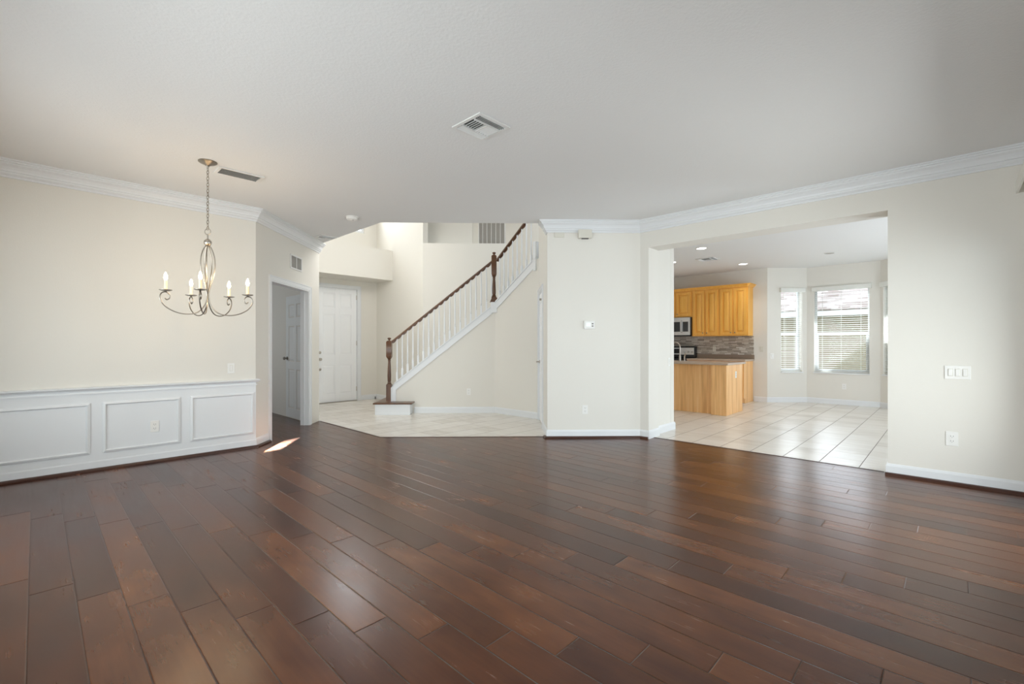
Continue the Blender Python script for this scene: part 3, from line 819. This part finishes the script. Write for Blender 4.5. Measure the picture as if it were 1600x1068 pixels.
arm_rz = [(.006, 2.105), (.030, 2.075), (.055, 2.00), (.060, 1.91), (.040, 1.80), (.016, 1.71), (.008, 1.65), (.026, 1.57), (.085, 1.505), (.17, 1.485), (.265, 1.500), (.345, 1.545), (.383, 1.605), (.372, 1.650), (.338, 1.662), (.312, 1.640), (.312, 1.610), (.332, 1.598), (.345, 1.612)]
for ang in (26, 89, 147, 230, 293):
    a = R_(ang); ca, sa = math.cos(a), math.sin(a)
    tz = lambda r_, z_: (r_ * ca * .9, r_ * sa * .9, z_)
    arm = MB().tube([tz(p[0], p[1]) for p in catmull([(r_, z_, 0) for r_, z_ in arm_rz], 6)], .0048, 8).build('arm', M_NICKELD, t, smooth=True)
    px, py, pz = tz(.340, 1.668)
    MB().lathe([(.006, -.006), (.010, .0), (.030, .002), (.045, .008), (.046, .012), (.030, .008), (.014, .007), (.004, .007)], 24, (px, py, pz)).build('drip_pan', M_NICKELD, arm, smooth=True)
    MB().lathe([(.0115, .008), (.0115, .088), (.009, .092)], 16, (px, py, pz)).build('candle_sleeve', M_CANDLE, arm, smooth=True)
    MB().lathe([(.007, .090), (.013, .105), (.0145, .118), (.011, .136), (.005, .152), (.001, .160)], 16, (px, py, pz)).build('bulb', M_BULB, arm, smooth=True)
    l = bpy.data.lights.new('bulb_light', 'POINT'); l.energy = 2.4; l.color = (1, .72, .42); l.shadow_soft_size = .02
    lo = bpy.data.objects.new('bulb_light', l); COL.objects.link(lo); lo.location = (CX + px, CY_ + py, pz + .18)

# ------------------------------------------------------------------ kitchen
def cab_door(w_, h_, hinge_left=True):
    b = MB(); s_ = .055; t_ = .02
    b.box(0, w_, 0, t_, 0, s_).box(0, w_, 0, t_, h_ - s_, h_).box(0, s_, 0, t_, s_, h_ - s_).box(w_ - s_, w_, 0, t_, s_, h_ - s_)
    b.box(s_, w_ - s_, .016, t_, s_, h_ - s_)
    x0, x1, z0, z1 = s_ + .010, w_ - s_ - .010, s_ + .010, h_ - s_ - .010; e = .030
    vo = [b.bm.verts.new(p) for p in ((x0, .0155, z0), (x1, .0155, z0), (x1, .0155, z1), (x0, .0155, z1))]
    vi = [b.bm.verts.new(p) for p in ((x0 + e, .002, z0 + e), (x1 - e, .002, z0 + e), (x1 - e, .002, z1 - e), (x0 + e, .002, z1 - e))]
    for k in range(4): b.bm.faces.new((vo[k], vo[(k + 1) % 4], vi[(k + 1) % 4], vi[k]))
    b.bm.faces.new(vi); return b


def upper(label, s0, s1, z0, z1, dp=.33):
    t = thing('wall_cabinet', label, 'cabinet', onwall(WK, s0, 0, 0), -45, 'oak wall cabinets')
    w_ = s1 - s0
    box(.001, w_ - .001, -dp, -.002, z0, z1).build('body', M_OAKD, t)
    hw = (w_ - .045 * 2) / 2
    for i in range(2):
        x = .03 + i * (hw + .03 / 2 + .015)
        d_ = cab_door(hw, z1 - z0 - .05).build('door', M_OAKD, t, loc=(x, -dp - .021, z0 + .025), bevel=.003)
        kx = hw - .028 if i == 0 else .028
        MB().lathe_y([(.006, 0), (.006, -.012), (.013, -.018), (.013, -.024), (.006, -.028)], 12, (kx, 0, .045)).build('knob', M_NICKELD, d_, smooth=True)
    MB().sweep([(0, -dp), (w_, -dp)] , [(0, z1 - .002), (.022, z1 - .002), (.028, z1 + .018), (.062, z1 + .048), (.066, z1 + .06), (0, z1 + .06)], -1).build('crown_moulding', M_OAKD, t)
    return t


u1 = upper('oak wall cabinet at the right end of the run beside bare wall', 7.10, 7.70, 1.42, 2.47)
MB().sweep([(.60, -.396), (.60, 0)], [(0, 2.468), (.022, 2.468), (.028, 2.488), (.062, 2.518), (.066, 2.53), (0, 2.53)], -1).build('crown_return', M_OAKD, u1)
upper('oak wall cabinet between the end cabinet and the microwave', 6.50, 7.10, 1.42, 2.47)
upper('short oak wall cabinet directly above the microwave', 5.74, 6.50, 1.87, 2.47)
upper('tall oak wall cabinet left of the microwave, mostly hidden by jamb', 5.14, 5.74, 1.42, 2.47)

t = thing('microwave', 'stainless over-range microwave with dark window under short cabinet', 'microwave', onwall(WK, 5.745, 0, 1.42), -45)
box(0, .75, -.37, -.002, 0, .445).build('casing', M_BLACK, t, bevel=.004)
f_ = box(.003, .735, -.395, -.371, .03, .44).build('door_front', M_STEEL, t, bevel=.004)
box(.05, .50, -.398, -.394, .11, .34).build('window', M_DARKGL, t, bevel=.002)
box(.56, .69, -.398, -.394, .11, .34).build('control_panel', M_DARKGL, t, bevel=.002)
MB().tube([(.53, -.395, .09), (.53, -.425, .10), (.53, -.425, .36), (.53, -.395, .37)], .011, 10).build('handle', M_STEEL, t, smooth=True)
box(.0, .74, -.385, -.372, 0, .028).build('vent_strip', M_BLACK, t)

t = thing('range', 'black and stainless electric range under the microwave', 'stove', onwall(WK, 5.75, 0, 0), -45)
box(0, .74, -.64, -.01, .03, .90).build('body', M_BLACK, t, bevel=.004)
box(0, .74, -.645, -.08, .90, .915).build('cooktop', M_BLACK, t, bevel=.004)
box(.02, .72, -.665, -.642, .12, .80).build('oven_door', M_STEEL, t, bevel=.004)
MB().tube([(.06, -.66, .75), (.06, -.70, .75), (.68, -.70, .75), (.68, -.66, .75)], .011, 8).build('oven_handle', M_STEEL, t, smooth=True)
bg_ = MB().prism([(0, -.10), (.74, -.10), (.74, -.012), (0, -.012)], .915, 1.19).build('back_guard', M_BLACK, t, bevel=.01)
box(.03, .70, -.106, -.099, .99, 1.155).build('control_fascia', M_STEEL, t, bevel=.002)
box(.20, .38, -.109, -.105, 1.02, 1.13).build('clock_display', M_BLACK, t)
for x in (.07, .14, .47, .56, .65):
    MB().lathe_y([(.030, 0), (.030, -.006), (.022, -.010), (.020, -.030), (.004, -.032)], 16, (x, -.105, 1.07)).build('knob', M_STEEL, t, smooth=True)

def base_cab(label, s0, s1, end=False):
    t = thing('base_cabinet', label, 'cabinet', onwall(WK, s0, 0, 0), -45, 'oak base cabinets along the kitchen wall')
    w_ = s1 - s0
    MB().prism_xz([(.001, .001), (w_ - .001, .001), (w_ - .001, .875), (.001, .875)], -.52, -.002).box(.001, w_ - .001, -.60, -.52, .10, .875).build('body', M_OAKP, t, bevel=.002)
    d_ = cab_door(w_ - .05, .56).build('door', M_OAKD, t, loc=(.025, -.621, .125), bevel=.003)
    MB().lathe_y([(.006, 0), (.006, -.012), (.013, -.02), (.006, -.028)], 12, (.04, 0, .50)).build('knob', M_NICKELD, d_, smooth=True)
    e_ = cab_door(w_ - .05, .15).build('drawer', M_OAKD, t, loc=(.025, -.621, .705), bevel=.003)
    MB().lathe_y([(.006, 0), (.006, -.012), (.013, -.02), (.006, -.028)], 12, ((w_ - .05) / 2, 0, .075)).build('knob', M_NICKELD, e_, smooth=True)
    return t


base_cab('oak base cabinet at the right end of the back counter', 7.10, 7.70)
base_cab('oak base cabinet just right of the range', 6.50, 7.10)
t = thing('countertop', 'beige laminate back countertop with raised lip below stone backsplash', 'countertop', onwall(WK, 6.495, 0, 0), -45)
box(0, 1.235, -.635, -.001, .876, .915).build('slab', M_COUNTER, t, bevel=.006)
box(0, 1.235, -.022, -.001, .915, 1.005).build('back_lip', M_COUNTERB, t, bevel=.003)
struct(box(5.14, 7.717, -.010, -.001, 1.005, 1.415).build('trim_9', M_SPLASH, loc=(WK[0][0], WK[0][1], 0), rz=-45))

# peninsula: local frame at near corner, x towards right along kitchen wall heading (-45), s negative goes away left
t = thing('kitchen_peninsula', 'pale oak panelled kitchen peninsula with a beige countertop', 'kitchen island', (3.83, 7.77, 0), -45)
box(-2.1, -.26, .10, .92, .001, .872).build('body', M_OAKP, t)
box(-.26, -.001, .0, .11, .001, .872).build('end_pilaster', M_OAKP, t, bevel=.002)
box(-.26, -.006, .111, .86, .001, .872).build('end_panel', M_OAKP, t, bevel=.002)
box(-2.1, .035, -.035, .92, .873, .905).build('countertop', M_COUNTER, t, bevel=.006)
plate('electrical_outlet', 'white outlet on the end panel of the peninsula', 'outlet', ((3.83 - .006 * r2, 7.77 + .006 * r2), 45), .49, .69)

# faucet on the peninsula
t = thing('kitchen_faucet', 'brushed nickel gooseneck faucet on the peninsula countertop', 'faucet', (3.47, 8.90, .906), -45)
MB().lathe([(.030, 0), (.030, .006), (.020, .012), (.018, .10), (.015, .11)], 18).build('base', M_NICKEL, t, smooth=True)
pts = [(0, 0, .09), (0, 0, .26)] + [(-.085 + .085 * math.cos(a), 0, .27 + .095 * math.sin(a)) for a in [math.pi * i / 12 for i in range(13)]] + [(-.17, 0, .24)]
MB().tube(pts, .011, 10).build('spout', M_NICKEL, t, smooth=True)
MB().lathe([(.013, .24), (.017, .22), (.018, .15), (.014, .14)], 14, (-.17, 0, 0)).build('spray_head', M_NICKEL, t, smooth=True)
MB().tube([(.09, 0, 0), (.09, 0, .09), (.10, .0, .12), (.12, -.02, .15)], .012, 8).build('lever', M_NICKEL, t, smooth=True)


# recessed lights
def can_light(x, y, label, lit=True):
    t = thing('recessed_light', label, 'ceiling light', (x, y, HK), 0, None)
    MB().lathe([(.095, -.001), (.095, -.006), (.078, -.010), (.076, -.001)], 28).build('trim_ring', M_VENT, t, smooth=True)
    MB().lathe([(.075, -.002), (.075, -.007), (.01, -.008)], 28).build('lens', M_LED if lit else M_VENTG, t, smooth=True)
    if lit:
        l = bpy.data.lights.new('recessed_lamp', 'SPOT'); l.energy = 17; l.spot_size = R_(130); l.spot_blend = .6; l.shadow_soft_size = .07; l.color = (1, .97, .92)
        lo = bpy.data.objects.new('recessed_lamp', l); COL.objects.link(lo); lo.location = (x, y, HK - .03)


can_light(3.38, 7.727, 'lit round recessed light nearest the opening in kitchen ceiling')
can_light(3.36, 9.04, 'lit round recessed light half hidden by the opening jamb')
can_light(4.878, 9.201, 'lit round recessed light near the end of the cabinets')
can_light(5.857, 8.095, 'unlit round recessed fixture on ceiling before the bay windows', False)


# windows
def window(num, W, hole, label_blind, th=.16):
    a, b_, zb, zt = hole; w_ = b_ - a
    o = MB(); f = .035; y0, y1 = .105, .150
    o.box(a, a + f, y0, y1, zb, zt).box(b_ - f, b_, y0, y1, zb, zt).box(a + f, b_ - f, y0, y1, zb, zb + f).box(a + f, b_ - f, y0, y1, zt - f, zt)
    root = struct(o.build('window_%d' % num, M_WHITE, loc=(W[0][0], W[0][1], 0), rz=W[1]))
    zm = 1.46
    box(a + f, b_ - f, y0 - .012, y1 - .01, zm - .028, zm + .028).build('meeting_rail', M_WHITE, root)
    MB().box(a + f, a + f + .028, y0 - .010, y1 - .015, zb + f, zm - .028).box(b_ - f - .028, b_ - f, y0 - .010, y1 - .015, zb + f, zm - .028).box(a + f + .028, b_ - f - .028, y0 - .010, y1 - .015, zb + f, zb + f + .035).build('lower_sash', M_WHITE, root)
    box(a + f, b_ - f, y0 + .02, y0 + .024, zb + f, zt - f).build('glass_pane', M_GLASS, root)
    box(a - .01, b_ + .01, -.03, .104, zb - .022, zb - .001).build('window_sill', M_WHITE, root, bevel=.004)
    t = thing('window_blind', label_blind, 'blind', onwall(W, a, 0, 0), W[1], 'white bay window blinds')
    box(-.035, w_ + .035, -.060, -.002, zt - .055, zt + .035).build('valance', M_BLIND, t, bevel=.005)
    b2 = MB(); z = zb + .06
    while z < zt - .06:
        b2.poly([(.008, .030, z - .003), (w_ - .008, .030, z - .003), (w_ - .008, .078, z + .005), (.008, .078, z + .005)]); z += .042
    sl = b2.build('slats', M_BLIND, t); md = sl.modifiers.new('thick', 'SOLIDIFY'); md.thickness = .003
    box(.006, w_ - .006, .035, .075, zb + .008, zb + .028).build('bottom_rail', M_BLIND, t)
    for x in ((.12, w_ - .12) if w_ < .7 else (.14, w_ / 2, w_ - .14)):
        MB().box(x - .0015, x + .0015, .028, .030, zb + .02, zt - .05).box(x - .0015, x + .0015, .079, .081, zb + .02, zt - .05).build('ladder_cord', M_BLIND, t)
    MB().tube([(.06, -.005, zt - .06), (.06, -.010, 1.43)], .003, 6).lathe([(.006, 0), (.008, -.02), (.003, -.035)], 8, (.06, -.010, 1.43)).build('pull_cord', M_BLIND, t)


window(1, WB1, B1H, 'narrow white blind in the left bay window')
window(2, WB2, B2H, 'wide white blind in the middle bay window')
window(3, WB3, B3H, 'white blind in the right bay window, partly hidden by wall')


# sliding door and windows behind the camera plane
def plain_window(num, W, hole):
    a, b_, zb, zt = hole; o = MB(); f = .05
    o.box(a, a + f, .03, .09, zb, zt).box(b_ - f, b_, .03, .09, zb, zt).box(a + f, b_ - f, .03, .09, zb, zb + f).box(a + f, b_ - f, .03, .09, zt - f, zt).box((a + b_) / 2 - .03, (a + b_) / 2 + .03, .03, .09, zb + f, zt - f)
    root = struct(o.build('window_%d' % num, M_WHITE, loc=(W[0][0], W[0][1], 0), rz=W[1]))
    box(a + f, b_ - f, .055, .059, zb + f, zt - f).build('glass_pane', M_GLASS, root)


plain_window(4, WWIN, (.22, 2.9, 0, 2.1)); plain_window(5, WWIN, (3.7, 5.3, .5, 2.2))
plain_window(6, ((-.35, -1.03), 135), (1.2, 2.6, .5, 2.2)); plain_window(7, ((-.35, -1.03), 135), (3.0, 5.8, .4, 2.2))
plain_window(9, WL, (-5.35, -3.45, .83, 2.2))  # window added out of view to go with the left fill lamp
plain_window(8, WFD, (-1.45, -.30, 3.7, 5.15))
# vertical blind valance over the sliding door
VZ0, VZ1 = 2.30, 2.387
t = thing('blind_valance', 'white boxed valance high on the window wall at right edge', 'valance', onwall(WWIN, 0, 0, 0), -135)
VA = .73
b = MB(); b.box(VA, VA + 2.6, -.20, -.188, VZ0, VZ1).box(VA, VA + .012, -.188, -.001, VZ0, VZ1).box(VA + 2.588, VA + 2.6, -.188, -.001, VZ0, VZ1).box(VA + .012, VA + 2.588, -.188, -.001, VZ1 - .012, VZ1)
b.build('board', M_SATIN, t)
box(VA + .03, VA + 2.57, -.12, -.07, VZ1 - .04, VZ1 - .0125).build('head_rail', M_PLATE, t)

# ------------------------------------------------------------------ outside, seen through the bay
struct(MB().prism([(4, 13.2), (11.5, 5.5), (24, 12), (16, 30), (2, 26)], -.5, -.30).build('ground', M_GRASS))
t = thing('neighbor_house', 'tan stucco neighbouring house with brown shingle roof outside the bay', 'house', (10.6, 10.9, -.62), -45)
MB().box(-5.5, 6, 0, 5, 0, 2.75).build('wall', M_STUCCO, t)
MB().prism_xz([(-5.9, 2.62), (6.4, 2.62), (6.4, 2.80), (-5.9, 2.80)], -.55, -.52).build('fascia', M_WHITE, t)
MB().box(-5.9, 6.4, -.52, 0, 2.70, 2.73).build('soffit', M_WHITE, t)
b = MB(); b.poly([(-5.95, -.58, 2.80), (6.45, -.58, 2.80), (6.45, 3.5, 4.9), (-5.95, 3.5, 4.9)])
o = b.build('roof', M_ROOF, t); md = o.modifiers.new('thick', 'SOLIDIFY'); md.thickness = .05
